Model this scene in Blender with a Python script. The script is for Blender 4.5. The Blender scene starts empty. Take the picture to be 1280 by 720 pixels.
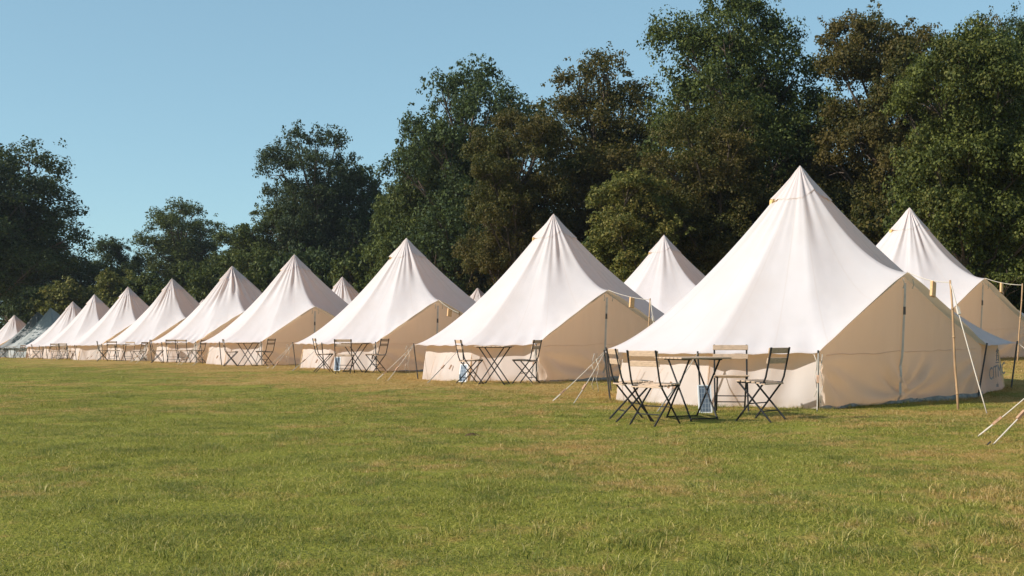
import bpy, math, random
import numpy as np
from mathutils import Vector, Matrix

S = bpy.context.scene
C = S.collection
R = math.radians
PI = math.pi

# ------------------------------------------------------------------ camera, light, exposure
FPX = 1500.0                      # focal length in pixels of a 1280 wide picture
CAMZ = 0.9
cam_d = bpy.data.cameras.new('camera')
cam = bpy.data.objects.new('camera', cam_d)
C.objects.link(cam)
cam.location = (0, 0, CAMZ)
cam.rotation_euler = (R(90), 0, 0)
cam_d.sensor_width = 36
cam_d.lens = FPX / 1280 * 36
cam_d.shift_y = 60 / 1280
cam_d.clip_start = 0.1
cam_d.clip_end = 2000
S.camera = cam

SUN_EL = R(31)
SUN_AZ = math.atan2(-0.94, -0.33)         # measured from +Y towards +X
sunv = Vector((math.sin(SUN_AZ) * math.cos(SUN_EL), math.cos(SUN_AZ) * math.cos(SUN_EL), math.sin(SUN_EL)))
W = bpy.data.worlds.new('World')
S.world = W
W.use_nodes = True
nt = W.node_tree
bg = nt.nodes['Background']
sky = nt.nodes.new('ShaderNodeTexSky')
sky.sky_type = 'NISHITA'
sky.sun_disc = False
sky.sun_elevation = SUN_EL
sky.sun_rotation = SUN_AZ % (2 * PI)
sky.air_density = 0.8
sky.dust_density = 0.25
sky.ozone_density = 1.0
mul = nt.nodes.new('ShaderNodeMix'); mul.data_type = 'RGBA'; mul.blend_type = 'MULTIPLY'; mul.inputs[0].default_value = 1
mul.inputs[7].default_value = (0.74, 1.02, 1.08, 1)          # the picture's slightly teal white balance
gam = nt.nodes.new('ShaderNodeGamma'); gam.inputs[1].default_value = 0.5    # hazy air evens the sky out towards the horizon
nt.links.new(sky.outputs[0], gam.inputs[0]); nt.links.new(gam.outputs[0], mul.inputs[6]); nt.links.new(mul.outputs[2], bg.inputs[0])
bg.inputs[1].default_value = 0.145
sd = bpy.data.lights.new('sun', 'SUN')
sd.energy = 3.15
sd.angle = R(0.5)
sd.color = (1.0, 0.935, 0.86)
sun = bpy.data.objects.new('sun', sd)
C.objects.link(sun)
sun.rotation_euler = (-sunv).to_track_quat('-Z', 'Y').to_euler()
sun.location = (-40, -20, 40)
S.view_settings.view_transform = 'Standard'
S.view_settings.look = 'None'
S.view_settings.exposure = 1.08
S.view_settings.gamma = 1.0
S.cycles.max_bounces = 8
S.cycles.transparent_max_bounces = 4

# ------------------------------------------------------------------ terrain
UX, UY, Q0 = -0.484, 0.875, 12.3
def uq(x, y): return -0.484 * x + 0.875 * y, 0.875 * x + 0.484 * y - Q0
def xy(u, q): return (-0.484 * u + 0.875 * (q + Q0), 0.875 * u + 0.484 * (q + Q0))
_bu = np.array([-40, 0, 11, 18, 25, 33, 40, 50, 60, 70, 78, 86, 98, 115, 140, 400.0])
_bd = np.array([.95, .93, .915, .910, .885, .872, .925, 1.035, 1.15, 1.26, 1.35, 1.44, 1.59, 1.72, 1.86, 2.0])
_ur = np.random.RandomState(3); _und = []
for _k in range(14):
    _a = _ur.uniform(0, 2 * PI); _f = _ur.uniform(0.6, 3.2)
    _und.append((_f * math.cos(_a), _f * math.sin(_a), _ur.uniform(0, 6), 0.008 / _f))
def gz(x, y):
    x = np.asarray(x, float); y = np.asarray(y, float)
    u, q = uq(x, y)
    base = CAMZ - (np.interp(u - 1.5, _bu, _bd) + np.interp(u + 1.5, _bu, _bd)) / 2
    s = np.where(q > 1.5, 0.05 * np.minimum(q - 1.5, 8.5), 0.012 * np.clip(q + 3, -25, 0))
    for fx, fy, ph, am in _und: s = s + am * np.sin(fx * x + fy * y + ph)
    return base + s
def g1(x, y): return float(gz(x, y))
def at(px, y): return (px - 640) / FPX * y

# ------------------------------------------------------------------ mesh helpers
def tag(o, label=None, cat=None, group=None, kind=None):
    if label: o['label'] = label
    if cat: o['category'] = cat
    if group: o['group'] = group
    if kind: o['kind'] = kind
    return o
def empty(name, loc=(0, 0, 0), rz=0):
    o = bpy.data.objects.new(name, None)
    o.empty_display_size = 0.2
    C.objects.link(o)
    o.location = loc; o.rotation_euler = (0, 0, rz)
    return o
def link(name, me, mat=None, parent=None):
    o = bpy.data.objects.new(name, me)
    C.objects.link(o)
    if mat and not me.materials: me.materials.append(mat)
    if parent: o.parent = parent
    return o
class MB:
    def __init__(s): s.v = []; s.f = []
    def add(s, vs, fs):
        b = len(s.v); s.v += [tuple(v) for v in vs]; s.f += [tuple(i + b for i in f) for f in fs]; return s
    def box(s, c, d, rot=None):
        hx, hy, hz = d[0] / 2, d[1] / 2, d[2] / 2
        vs = [Vector((x, y, z)) for x in (-hx, hx) for y in (-hy, hy) for z in (-hz, hz)]
        if rot is not None: vs = [rot @ v for v in vs]
        c = Vector(c)
        return s.add([v + c for v in vs], [(0, 1, 3, 2), (4, 6, 7, 5), (0, 4, 5, 1), (2, 3, 7, 6), (0, 2, 6, 4), (1, 5, 7, 3)])
    def tube(s, pts, r, n=6, caps=True):
        pts = [Vector(p) for p in pts]
        rs = r if isinstance(r, (list, tuple)) else [r] * len(pts)
        vs = []; fs = []
        for i, p in enumerate(pts):
            d = (pts[min(i + 1, len(pts) - 1)] - pts[max(i - 1, 0)]).normalized()
            a = d.cross(Vector((0, 0, 1)))
            if a.length < 1e-3: a = d.cross(Vector((0, 1, 0)))
            a.normalize(); b = d.cross(a)
            for k in range(n):
                t = 2 * PI * k / n
                vs.append(p + (a * math.cos(t) + b * math.sin(t)) * rs[i])
        for i in range(len(pts) - 1):
            for k in range(n):
                k2 = (k + 1) % n
                fs.append((i * n + k, i * n + k2, (i + 1) * n + k2, (i + 1) * n + k))
        if caps:
            fs.append(tuple(range(n - 1, -1, -1))); fs.append(tuple(range((len(pts) - 1) * n, len(pts) * n)))
        return s.add(vs, fs)
    def mesh(s, name, smooth=False):
        me = bpy.data.meshes.new(name)
        me.from_pydata(s.v, [], s.f)
        me.update()
        if smooth: me.polygons.foreach_set('use_smooth', [True] * len(me.polygons))
        return me
    def build(s, name, mat, parent=None, smooth=False):
        return link(name, s.mesh(name, smooth), mat, parent)
def grid_mesh(name, V, smooth=True, uv=True, closed=False):
    """V: (n, m, 3) array -> quad sheet"""
    n, m, _ = V.shape
    idx = np.arange(n * m).reshape(n, m)
    if closed:
        a = idx; b = np.roll(idx, -1, 0)
        f = np.stack([a[:, :-1], b[:, :-1], b[:, 1:], a[:, 1:]], -1).reshape(-1, 4)
    else:
        f = np.stack([idx[:-1, :-1], idx[1:, :-1], idx[1:, 1:], idx[:-1, 1:]], -1).reshape(-1, 4)
    me = np_mesh(name, V.reshape(-1, 3), f, smooth)
    if uv:
        uvl = me.uv_layers.new(name='UVMap')
        vi = f.reshape(-1)
        uvs = np.stack([vi // m / max(n - 1, 1), vi % m / max(m - 1, 1)], -1)
        uvl.data.foreach_set('uv', uvs.astype(np.float32).ravel())
    return me
def np_mesh(name, v, f, smooth=False):
    k = f.shape[1]
    me = bpy.data.meshes.new(name)
    me.vertices.add(len(v)); me.vertices.foreach_set('co', np.asarray(v, np.float32).ravel())
    me.loops.add(f.size); me.loops.foreach_set('vertex_index', f.astype(np.int32).ravel())
    me.polygons.add(len(f)); me.polygons.foreach_set('loop_start', np.arange(0, f.size, k, dtype=np.int32))
    if smooth: me.polygons.foreach_set('use_smooth', np.ones(len(f), bool))
    me.update(calc_edges=True)
    return me
def copy_tree(o, parent=None):
    c = o.copy(); C.objects.link(c)
    if parent: c.parent = parent
    for ch in KIDS.get(o.name, []):
        copy_tree(ch, c)
    return c
KIDS = {}
def note_kids(root):
    stack = [root]
    allk = {}
    for o in C.objects:
        if o.parent: allk.setdefault(o.parent.name, []).append(o)
    while stack:
        o = stack.pop()
        KIDS[o.name] = allk.get(o.name, [])
        stack += KIDS[o.name]

# ------------------------------------------------------------------ materials
def newmat(name):
    m = bpy.data.materials.new(name); m.use_nodes = True
    t = m.node_tree; t.nodes.clear()
    out = t.nodes.new('ShaderNodeOutputMaterial')
    return m, t, out
def N(t, typ, **kw):
    n = t.nodes.new(typ)
    for k, v in kw.items(): setattr(n, k, v)
    return n
def L(t, a, b): t.links.new(a, b)
def mixc(t, fac, a, b):
    n = N(t, 'ShaderNodeMix', data_type='RGBA')
    for s, v in ((n.inputs[0], fac), (n.inputs[6], a), (n.inputs[7], b)):
        if isinstance(v, (int, float)): s.default_value = v
        elif isinstance(v, tuple): s.default_value = v if len(v) == 4 else v + (1,)
        else: L(t, v, s)
    return n.outputs[2]
def mathn(t, op, a, b=None, clamp=False):
    n = N(t, 'ShaderNodeMath', operation=op, use_clamp=clamp)
    for s, v in ((n.inputs[0], a), (n.inputs[1], b)):
        if v is None: continue
        if isinstance(v, (int, float)): s.default_value = v
        else: L(t, v, s)
    return n.outputs[0]
def noise(t, vec, scale, detail=3, rough=0.55, dist=0):
    n = N(t, 'ShaderNodeTexNoise')
    n.inputs['Scale'].default_value = scale; n.inputs['Detail'].default_value = detail
    n.inputs['Roughness'].default_value = rough; n.inputs['Distortion'].default_value = dist
    if vec is not None: L(t, vec, n.inputs['Vector'])
    return n.outputs[0]
def ramp(t, fac, stops):
    n = N(t, 'ShaderNodeValToRGB'); L(t, fac, n.inputs[0])
    e = n.color_ramp.elements
    while len(e) < len(stops): e.new(0.5)
    for el, (p, c) in zip(e, stops): el.position = p; el.color = c + (1,) if len(c) == 3 else c
    return n.outputs[0]
def mapr(t, v, a, b, c=0.0, d=1.0, smooth=True):
    n = N(t, 'ShaderNodeMapRange'); n.interpolation_type = 'SMOOTHSTEP' if smooth else 'LINEAR'
    L(t, v, n.inputs[0])
    for i, x in zip((1, 2, 3, 4), (a, b, c, d)): n.inputs[i].default_value = x
    return n.outputs[0]
def vscale(t, vec, s):
    n = N(t, 'ShaderNodeMapping'); L(t, vec, n.inputs[0]); n.inputs['Scale'].default_value = s
    return n.outputs[0]
def bsdf(t, out, col, rough=0.6, normal=None, spec=0.3, metal=0.0):
    p = N(t, 'ShaderNodeBsdfPrincipled')
    if isinstance(col, tuple): p.inputs['Base Color'].default_value = col + (1,) if len(col) == 3 else col
    else: L(t, col, p.inputs['Base Color'])
    p.inputs['Roughness'].default_value = rough
    p.inputs['Specular IOR Level'].default_value = spec
    p.inputs['Metallic'].default_value = metal
    if normal is not None: L(t, normal, p.inputs['Normal'])
    if out is not None: L(t, p.outputs[0], out.inputs[0])
    return p
def bump(t, h, strength, dist=0.01):
    b = N(t, 'ShaderNodeBump'); b.inputs['Strength'].default_value = strength; b.inputs['Distance'].default_value = dist
    L(t, h, b.inputs['Height']); return b.outputs[0]

def canvas(name, col, trans_col, trans=0.3, dirt=True, seams=False, relief=0.22):
    m, t, out = newmat(name)
    tc = N(t, 'ShaderNodeTexCoord'); oc = tc.outputs['Object']
    n1 = noise(t, oc, 1.3, 4)
    c = mixc(t, mapr(t, n1, 0.35, 0.75), col, tuple(x * y for x, y in zip(col, (0.93, 0.92, 0.9))))
    n2 = noise(t, oc, 14, 4)
    c = mixc(t, mathn(t, 'MULTIPLY', mapr(t, n2, 0.5, 0.8), 0.25), c, tuple(x * 0.9 for x in col))
    big = noise(t, vscale(t, oc, (1, 1, 0.5)), 0.7, 3)
    c = mixc(t, mathn(t, 'MULTIPLY', mapr(t, big, 0.4, 0.7), 0.6), c, tuple(x * y for x, y in zip(col, (0.95, 0.925, 0.90))))
    if seams:                                  # doubled cloth where the roof panels are sewn together
        uv = N(t, 'ShaderNodeSeparateXYZ'); L(t, tc.outputs['UV'], uv.inputs[0])
        fr = mathn(t, 'ABSOLUTE', mathn(t, 'SUBTRACT', mathn(t, 'FRACT', mathn(t, 'ADD', mathn(t, 'MULTIPLY', uv.outputs[0], 22.0), 0.25)), 0.5))
        wdt = mathn(t, 'DIVIDE', 0.012, mathn(t, 'MAXIMUM', uv.outputs[1], 0.08))
        sm = mathn(t, 'LESS_THAN', fr, wdt)
        hem = mathn(t, 'GREATER_THAN', uv.outputs[1], 0.975)
        sm = mathn(t, 'MAXIMUM', sm, hem)
        c = mixc(t, mathn(t, 'MULTIPLY', sm, 0.55), c, tuple(x * y for x, y in zip(col, (0.90, 0.86, 0.82))))
    if dirt:                                   # splashed earth along the hem of the cloth
        sx = N(t, 'ShaderNodeSeparateXYZ'); L(t, oc, sx.inputs[0])
        d = mathn(t, 'MULTIPLY', mapr(t, sx.outputs[2], 0.16, 0.0), mapr(t, noise(t, oc, 6, 4), 0.3, 0.7))
        c = mixc(t, mathn(t, 'MULTIPLY', d, 0.55), c, (0.42, 0.36, 0.27))
    wr = noise(t, vscale(t, oc, (1, 1, 0.35)), 2.4, 2, 0.45, 0.3)
    fine = noise(t, oc, 90, 2)
    h = mathn(t, 'ADD', wr, mathn(t, 'MULTIPLY', fine, 0.02))
    nb = bump(t, h, relief, 0.05)
    p = bsdf(t, None, c, 0.85, nb, 0.1)
    tr = N(t, 'ShaderNodeBsdfTranslucent'); tr.inputs[0].default_value = trans_col + (1,); L(t, nb, tr.inputs[1])
    mx = N(t, 'ShaderNodeMixShader'); mx.inputs[0].default_value = trans
    L(t, p.outputs[0], mx.inputs[1]); L(t, tr.outputs[0], mx.inputs[2]); L(t, mx.outputs[0], out.inputs[0])
    return m
def simple(name, col, rough=0.6, var=0.15, scale=8, metal=0.0, spec=0.3, stretch=(1, 1, 1), bmp=0.15):
    m, t, out = newmat(name)
    tc = N(t, 'ShaderNodeTexCoord'); v = vscale(t, tc.outputs['Object'], stretch)
    n = noise(t, v, scale, 4)
    c = mixc(t, mapr(t, n, 0.3, 0.7, smooth=False), tuple(x * (1 - var) for x in col), tuple(min(1, x * (1 + var)) for x in col))
    bsdf(t, out, c, rough, bump(t, n, bmp, 0.004), spec, metal)
    return m
M = {}
M['roof'] = canvas('roof_canvas', (0.72, 0.69, 0.695), (0.96, 0.66, 0.40), 0.37, True, True, 0.25)
M['wall'] = canvas('wall_canvas', (0.70, 0.655, 0.62), (0.99, 0.68, 0.38), 0.48)
M['door'] = canvas('door_canvas', (0.84, 0.75, 0.685), (0.99, 0.85, 0.735), 0.62, relief=0.7)
M['seam'] = simple('seam_tape', (0.58, 0.51, 0.45), 0.85)
M['vent'] = simple('vent_gauze', (0.62, 0.40, 0.16), 0.8)
M['strap'] = simple('strap_webbing', (0.10, 0.09, 0.085), 0.7)
M['sod'] = simple('groundsheet_strip', (0.27, 0.25, 0.225), 0.8, 0.35, 12)
M['pole'] = simple('dark_steel', (0.035, 0.033, 0.032), 0.45, 0.3, 20, spec=0.5)
M['rope'] = simple('rope', (0.50, 0.44, 0.36), 0.9, 0.15, 120)
M['slider'] = simple('slider_wood', (0.40, 0.24, 0.15), 0.6, 0.25, 30)
M['bamboo'] = simple('pole_wood', (0.36, 0.225, 0.12), 0.55, 0.3, 10, stretch=(6, 6, 0.8))
M['tagwood'] = simple('tag_wood', (0.66, 0.38, 0.17), 0.6, 0.2, 30, stretch=(1, 1, 5))
M['metal'] = simple('black_frame', (0.018, 0.017, 0.017), 0.6, 0.3, 40, spec=0.25)
M['slat'] = simple('slat_wood', (0.47, 0.33, 0.225), 0.55, 0.3, 9, stretch=(1.5, 14, 14))
M['print'] = simple('print_ink', (0.25, 0.24, 0.24), 0.8)
M['alu'] = simple('white_frame', (0.72, 0.72, 0.72), 0.4, 0.05)
M['bark'] = simple('bark', (0.085, 0.062, 0.045), 0.9, 0.4, 6, stretch=(4, 4, 0.7), bmp=0.8)
# solar cells
m, t, out = newmat('solar_cells')
tc = N(t, 'ShaderNodeTexCoord')
bt = N(t, 'ShaderNodeTexBrick'); bt.offset = 0
L(t, vscale(t, tc.outputs['Object'], (1, 1, 1)), bt.inputs[0])
mp = N(t, 'ShaderNodeMapping'); mp.inputs['Rotation'].default_value = (R(90), 0, 0); L(t, tc.outputs['Object'], mp.inputs[0]); L(t, mp.outputs[0], bt.inputs[0])
for k, v in (('Color1', (0.10, 0.13, 0.17, 1)), ('Color2', (0.12, 0.15, 0.19, 1)), ('Mortar', (0.30, 0.33, 0.36, 1))): bt.inputs[k].default_value = v
bt.inputs['Scale'].default_value = 1; bt.inputs['Mortar Size'].default_value = 0.003
bt.inputs['Brick Width'].default_value = 0.04; bt.inputs['Row Height'].default_value = 0.06
bsdf(t, out, bt.outputs[0], 0.18, None, 0.6)
M['solar'] = m

# grass and ground colour share one field of dry and green patches
def grass_field(t):
    g = N(t, 'ShaderNodeNewGeometry'); pos = g.outputs['Position']
    sx = N(t, 'ShaderNodeSeparateXYZ'); L(t, pos, sx.inputs[0])
    fl = N(t, 'ShaderNodeCombineXYZ'); L(t, sx.outputs[0], fl.inputs[0]); L(t, sx.outputs[1], fl.inputs[1])
    p = fl.outputs[0]
    q = mathn(t, 'ADD', mathn(t, 'MULTIPLY', sx.outputs[0], 0.875), mathn(t, 'MULTIPLY', sx.outputs[1], 0.484))   # across the field
    trod = mapr(t, q, 3.0, 10.0)                 # worn strip in front of the tents
    al = mathn(t, 'ADD', mathn(t, 'MULTIPLY', sx.outputs[0], -0.484), mathn(t, 'MULTIPLY', sx.outputs[1], 0.875))     # along the row
    trod = mathn(t, 'MULTIPLY', trod, mapr(t, al, 11.0, 26.0, 0.45, 1.0))
    big = noise(t, p, 0.16, 3, 0.6)
    mid = noise(t, p, 0.75, 4, 0.62)
    small = noise(t, p, 4.5, 4, 0.65)
    s = mathn(t, 'ADD', mathn(t, 'MULTIPLY', big, 0.9), mathn(t, 'MULTIPLY', mid, 1.0))
    s = mathn(t, 'ADD', s, mathn(t, 'MULTIPLY', small, 0.95))
    s = mathn(t, 'ADD', s, mathn(t, 'MULTIPLY', trod, 0.36))
    dry = mapr(t, s, 1.40, 1.80)
    hue = noise(t, p, 1.7, 3)
    return p, dry, hue, small
m, t, out = newmat('grass_blades')
p_, dry, hue, small = grass_field(t)
g = N(t, 'ShaderNodeNewGeometry'); oi = N(t, 'ShaderNodeObjectInfo')
rnd = mathn(t, 'FRACT', mathn(t, 'ADD', g.outputs['Random Per Island'], oi.outputs['Random']))
green = ramp(t, rnd, [(0.0, (0.095, 0.115, 0.018)), (0.45, (0.26, 0.272, 0.042)), (0.85, (0.42, 0.39, 0.075)), (1.0, (0.52, 0.46, 0.15))])
green = mixc(t, mapr(t, hue, 0.42, 0.66), green, mixc(t, 0.6, green, (0.10, 0.14, 0.035)))
straw = ramp(t, rnd, [(0.0, (0.25, 0.17, 0.04)), (0.5, (0.50, 0.32, 0.10)), (0.85, (0.62, 0.41, 0.16)), (1.0, (0.66, 0.50, 0.27))])
d2 = mathn(t, 'ADD', mathn(t, 'MULTIPLY', dry, 1.15), mathn(t, 'MULTIPLY', mathn(t, 'SUBTRACT', rnd, 0.5), 0.7), True)
gc = mixc(t, d2, green, straw)
p = bsdf(t, None, gc, 0.55, None, 0.25)
tr = N(t, 'ShaderNodeBsdfTranslucent'); L(t, gc, tr.inputs[0])
mx = N(t, 'ShaderNodeMixShader'); mx.inputs[0].default_value = 0.42
L(t, p.outputs[0], mx.inputs[1]); L(t, tr.outputs[0], mx.inputs[2]); L(t, mx.outputs[0], out.inputs[0])
M['grass'] = m
m, t, out = newmat('meadow_ground')
p_, dry, hue, small = grass_field(t)
fine = noise(t, p_, 40, 4, 0.7)
cg = mixc(t, mapr(t, fine, 0.3, 0.7), (0.15, 0.155, 0.022), (0.34, 0.325, 0.05))
cd = mixc(t, mapr(t, fine, 0.3, 0.7), (0.30, 0.19, 0.055), (0.56, 0.36, 0.12))
soil = mapr(t, noise(t, p_, 0.9, 5, 0.7), 0.70, 0.76)
c = mixc(t, dry, cg, cd)
c = mixc(t, mathn(t, 'MULTIPLY', soil, 0.8), c, (0.075, 0.045, 0.03))
bsdf(t, out, c, 0.9, bump(t, mathn(t, 'ADD', fine, small), 0.9, 0.05), 0.1)
M['ground'] = m

def leafmat(name, dark, mid, light, brown, bamt):
    m, t, out = newmat(name)
    g = N(t, 'ShaderNodeNewGeometry')
    c = ramp(t, g.outputs['Random Per Island'], [(0.0, dark), (0.5, mid), (1.0, light)])
    n = noise(t, g.outputs['Position'], 0.35, 4, 0.65)
    k = mathn(t, 'ADD', n, mathn(t, 'MULTIPLY', mathn(t, 'SUBTRACT', g.outputs['Random Per Island'], 0.5), 0.25))
    c = mixc(t, mathn(t, 'MULTIPLY', mapr(t, k, 0.62 - 0.3 * bamt, 0.78 - 0.2 * bamt), min(1, 0.3 + bamt)), c, brown)
    p = bsdf(t, None, c, 0.6, None, 0.15)
    tr = N(t, 'ShaderNodeBsdfTranslucent'); L(t, mixc(t, 0.35, c, (0.16, 0.18, 0.02)), tr.inputs[0])
    mx = N(t, 'ShaderNodeMixShader'); mx.inputs[0].default_value = 0.28
    L(t, p.outputs[0], mx.inputs[1]); L(t, tr.outputs[0], mx.inputs[2]); L(t, mx.outputs[0], out.inputs[0])
    return m
BR = (0.095, 0.070, 0.018)
M['leaf_deep'] = leafmat('leaves_deep_green', (0.016, 0.028, 0.011), (0.034, 0.054, 0.018), (0.085, 0.110, 0.034), BR, 0.0)
M['leaf_mid'] = leafmat('leaves_mid_green', (0.022, 0.034, 0.010), (0.050, 0.068, 0.016), (0.125, 0.140, 0.034), BR, 0.12)
M['leaf_brown'] = leafmat('leaves_turning', (0.024, 0.028, 0.008), (0.055, 0.056, 0.013), (0.130, 0.115, 0.028), BR, 0.75)
M['leaf_dark'] = leafmat('leaves_dark_green', (0.015, 0.026, 0.012), (0.030, 0.045, 0.018), (0.060, 0.078, 0.030), BR, 0.0)
M['leaf_spring'] = leafmat('leaves_fresh_green', (0.028, 0.038, 0.009), (0.062, 0.076, 0.017), (0.155, 0.165, 0.036), BR, 0.15)
M['leaf_olive'] = leafmat('leaves_yellow_green', (0.045, 0.054, 0.013), (0.10, 0.105, 0.022), (0.22, 0.20, 0.05), (0.18, 0.12, 0.03), 0.25)

# ------------------------------------------------------------------ ground
ys = np.concatenate([np.linspace(-30, 2, 10)[:-1], np.linspace(2, 40, 120)[:-1], np.geomspace(40, 160, 60)[:-1], np.geomspace(160, 900, 14)])
xs = np.concatenate([-np.geomspace(900, 60, 14)[:-1], np.linspace(-60, 60, 190)[:-1], np.geomspace(60, 900, 14)])
X, Y = np.meshgrid(xs, ys, indexing='ij')
rs = np.random.RandomState(3)
Z = gz(X, Y)
gr = link('ground', grid_mesh('ground', np.stack([X, Y, Z], -1), uv=False), M['ground'])
tag(gr, 'gently rising meadow ground with worn dry patches', None, None, 'structure')

# ------------------------------------------------------------------ bell tents
HP = 3.43; EH = 0.74; TILT = 0.019
def tilt(x, y): return TILT * (0.875 * x + 0.484 * y)
# eave corners seen from above, the tent peak at the origin; None marks the apex of the door gable
CORN = [('back', (-2.75, 1.45)), ('left', (-2.93, -0.55)), ('side', (-1.85, -2.20)), ('near', (-0.43, -2.74)), ('door', (1.02, -1.72)),
        ('far', (2.66, -0.25)), ('right', (3.62, 0.98)), ('back', (3.25, 2.5)), ('back', (1.7, 3.45)), ('back', (-0.35, 3.45)), ('back', (-1.95, 2.75))]
DI = 4
AX = Vector((0.63, -0.777, 0))                    # outward from the door
DOORH = 1.80
FOLD = {11: 0.75, 61: 2.6, 27: 1.05, 43: 1.5, 78: 1.8}
def vnoise(seed, n, m, fu, fv):
    r = np.random.RandomState(seed)
    out = np.zeros((n, m)); a = np.linspace(0, 2 * PI, n, endpoint=False)[:, None]; b = np.linspace(0, 1, m)[None, :]
    for k in range(10):
        ku = r.randint(1, fu); kv = r.uniform(0.2, fv)
        out += r.uniform(0.3, 1) / (1 + ku / fu) * np.sin(ku * a + kv * 2 * PI * b + r.uniform(0, 6.28))
    return out / 4
def boundary(per=22, inset=0.0):
    pts = []; e = []
    n = len(CORN)
    for i in range(n):
        a = Vector(CORN[i][1]).to_3d(); b = Vector(CORN[(i + 1) % n][1]).to_3d()
        ah = DOORH if i == DI else EH; bh = DOORH if (i + 1) % n == DI else EH
        ae = 1.68 if i == DI else 1.40; be = 1.68 if (i + 1) % n == DI else 1.40
        for k in range(per):
            s = k / per
            p = a.lerp(b, s)
            sag = 4 * s * (1 - s)
            if i not in (DI - 1, DI):
                p = p * (1 - 0.022 * sag); h = EH - 0.012 * sag
            else:
                h = ah + (bh - ah) * s + 0.01 * sag
                if i == DI - 1: h -= 0.03 * max(0, (s - 0.85) / 0.15)
                else: h -= 0.03 * max(0, (0.15 - s) / 0.15)
            pts.append((p.x, p.y, h)); e.append(ae + (be - ae) * (3 * s * s - 2 * s ** 3))
    return np.array(pts), np.array(e)
def roof_surface(seed, t0=0.0, t1=1.0, m=44, off=0.0, fold=1.0):
    fold = fold * FOLD.get(seed, 1.0)
    P, e = boundary()
    n = len(P)
    tt = np.linspace(t0, t1, m)[None, :]
    x = P[:, 0:1] * tt; y = P[:, 1:2] * tt
    z = P[:, 2:3] + (HP - P[:, 2:3]) * (1 - tt) ** e[:, None]
    # soft folds hanging from the peak, tension creases running into the guyed corners
    ang = np.linspace(0, 2 * PI, n, endpoint=False)[:, None]
    r = np.random.RandomState(seed)
    f = np.zeros_like(z)
    for k in range(9):
        kk = r.randint(9, 34)
        f += r.uniform(0.3, 1.0) * np.sin(kk * ang + r.uniform(0, 6.28) + r.uniform(-1.5, 1.5) * tt)
    f *= 0.009 * np.exp(-((tt - 0.22) / 0.20) ** 2)
    f += 0.012 * vnoise(seed + 5, n, m, 16, 1.6) * np.sin(PI * np.clip(tt, 0, 1)) ** 0.7
    per = n // len(CORN)
    for i in range(len(CORN)):
        c = i * per
        d = (np.arange(n)[:, None] - c + n // 2) % n - n // 2
        wv = np.exp(-(d / (per * 0.55)) ** 2) * np.exp(-((1 - tt) / 0.16) ** 2)
        f += 0.014 * wv * np.sin(d * 1.15 + r.uniform(0, 6)) * (np.abs(d) > 0)
    f *= fold
    gd = np.minimum((np.arange(n) - (DI - 1) * per) % n, ((DI + 1) * per - np.arange(n)) % n)[:, None]
    f *= 1 - 0.75 * np.clip(gd / 6.0, 0, 1) * (gd <= per) * np.clip((tt - 0.7) / 0.3, 0, 1)
    nx = P[:, 0:1] / np.hypot(P[:, 0:1], P[:, 1:2]); ny = P[:, 1:2] / np.hypot(P[:, 0:1], P[:, 1:2])
    x = x + nx * (f * 0.6 + off); y = y + ny * (f * 0.6 + off); z = z + f * 0.75 + off * 0.5
    z = z + tilt(x, y)
    return np.stack([x, y, z], -1)
def wall_strip(i, j, seed):
    """cloth wall from corner i to corner j, hung a little inside the eave"""
    a = Vector(CORN[i][1]).to_3d(); b = Vector(CORN[j][1]).to_3d()
    n, m = 34, 14
    r = np.random.RandomState(seed)
    s = np.linspace(0, 1, n)[:, None]; v = np.linspace(0, 1, m)[None, :]
    sag = 4 * s * (1 - s)
    top = 0.90 - 0.02 * sag; bot = 0.952 - 0.01 * sag
    if j == 3: top = top + 0.055 * np.clip((s - 0.8) / 0.2, 0, 1)
    if i == 5: top = top + 0.045 * np.clip((0.2 - s) / 0.2, 0, 1)
    k = top + (bot - top) * (1 - v)
    bx = a.x + (b.x - a.x) * s; by = a.y + (b.y - a.y) * s
    f = np.zeros((n, m))
    for q in range(8):
        f += r.uniform(0.2, 1) * np.sin(r.uniform(3, 22) * s + r.uniform(-4, 4) * v + r.uniform(0, 6))
    f = f * 0.012 * (0.4 + 0.6 * np.sin(PI * v)) + 0.03 * np.sin(PI * v) * sag * r.uniform(-1, 1)
    for q in range(2):                             # a slack fold running to a corner
        c0 = r.uniform(0.1, 0.9); sl = r.uniform(-0.5, 0.5)
        f += r.uniform(0.008, 0.02) * np.exp(-((s - c0 - sl * (v - .5)) / 0.035) ** 2)
    nrm = Vector((b.y - a.y, -(b.x - a.x), 0)).normalized()
    mid = (a + b) / 2
    if nrm.dot(mid) < 0: nrm = -nrm
    x = bx * k + nrm.x * f; y = by * k + nrm.y * f
    eh = EH + 0.0
    z = np.ones_like(s) * (-0.16 + (eh + 0.012 + 0.16) * v) + 0.0 * x
    z = z + tilt(x, y)
    return np.stack([x, y, z], -1)
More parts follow.
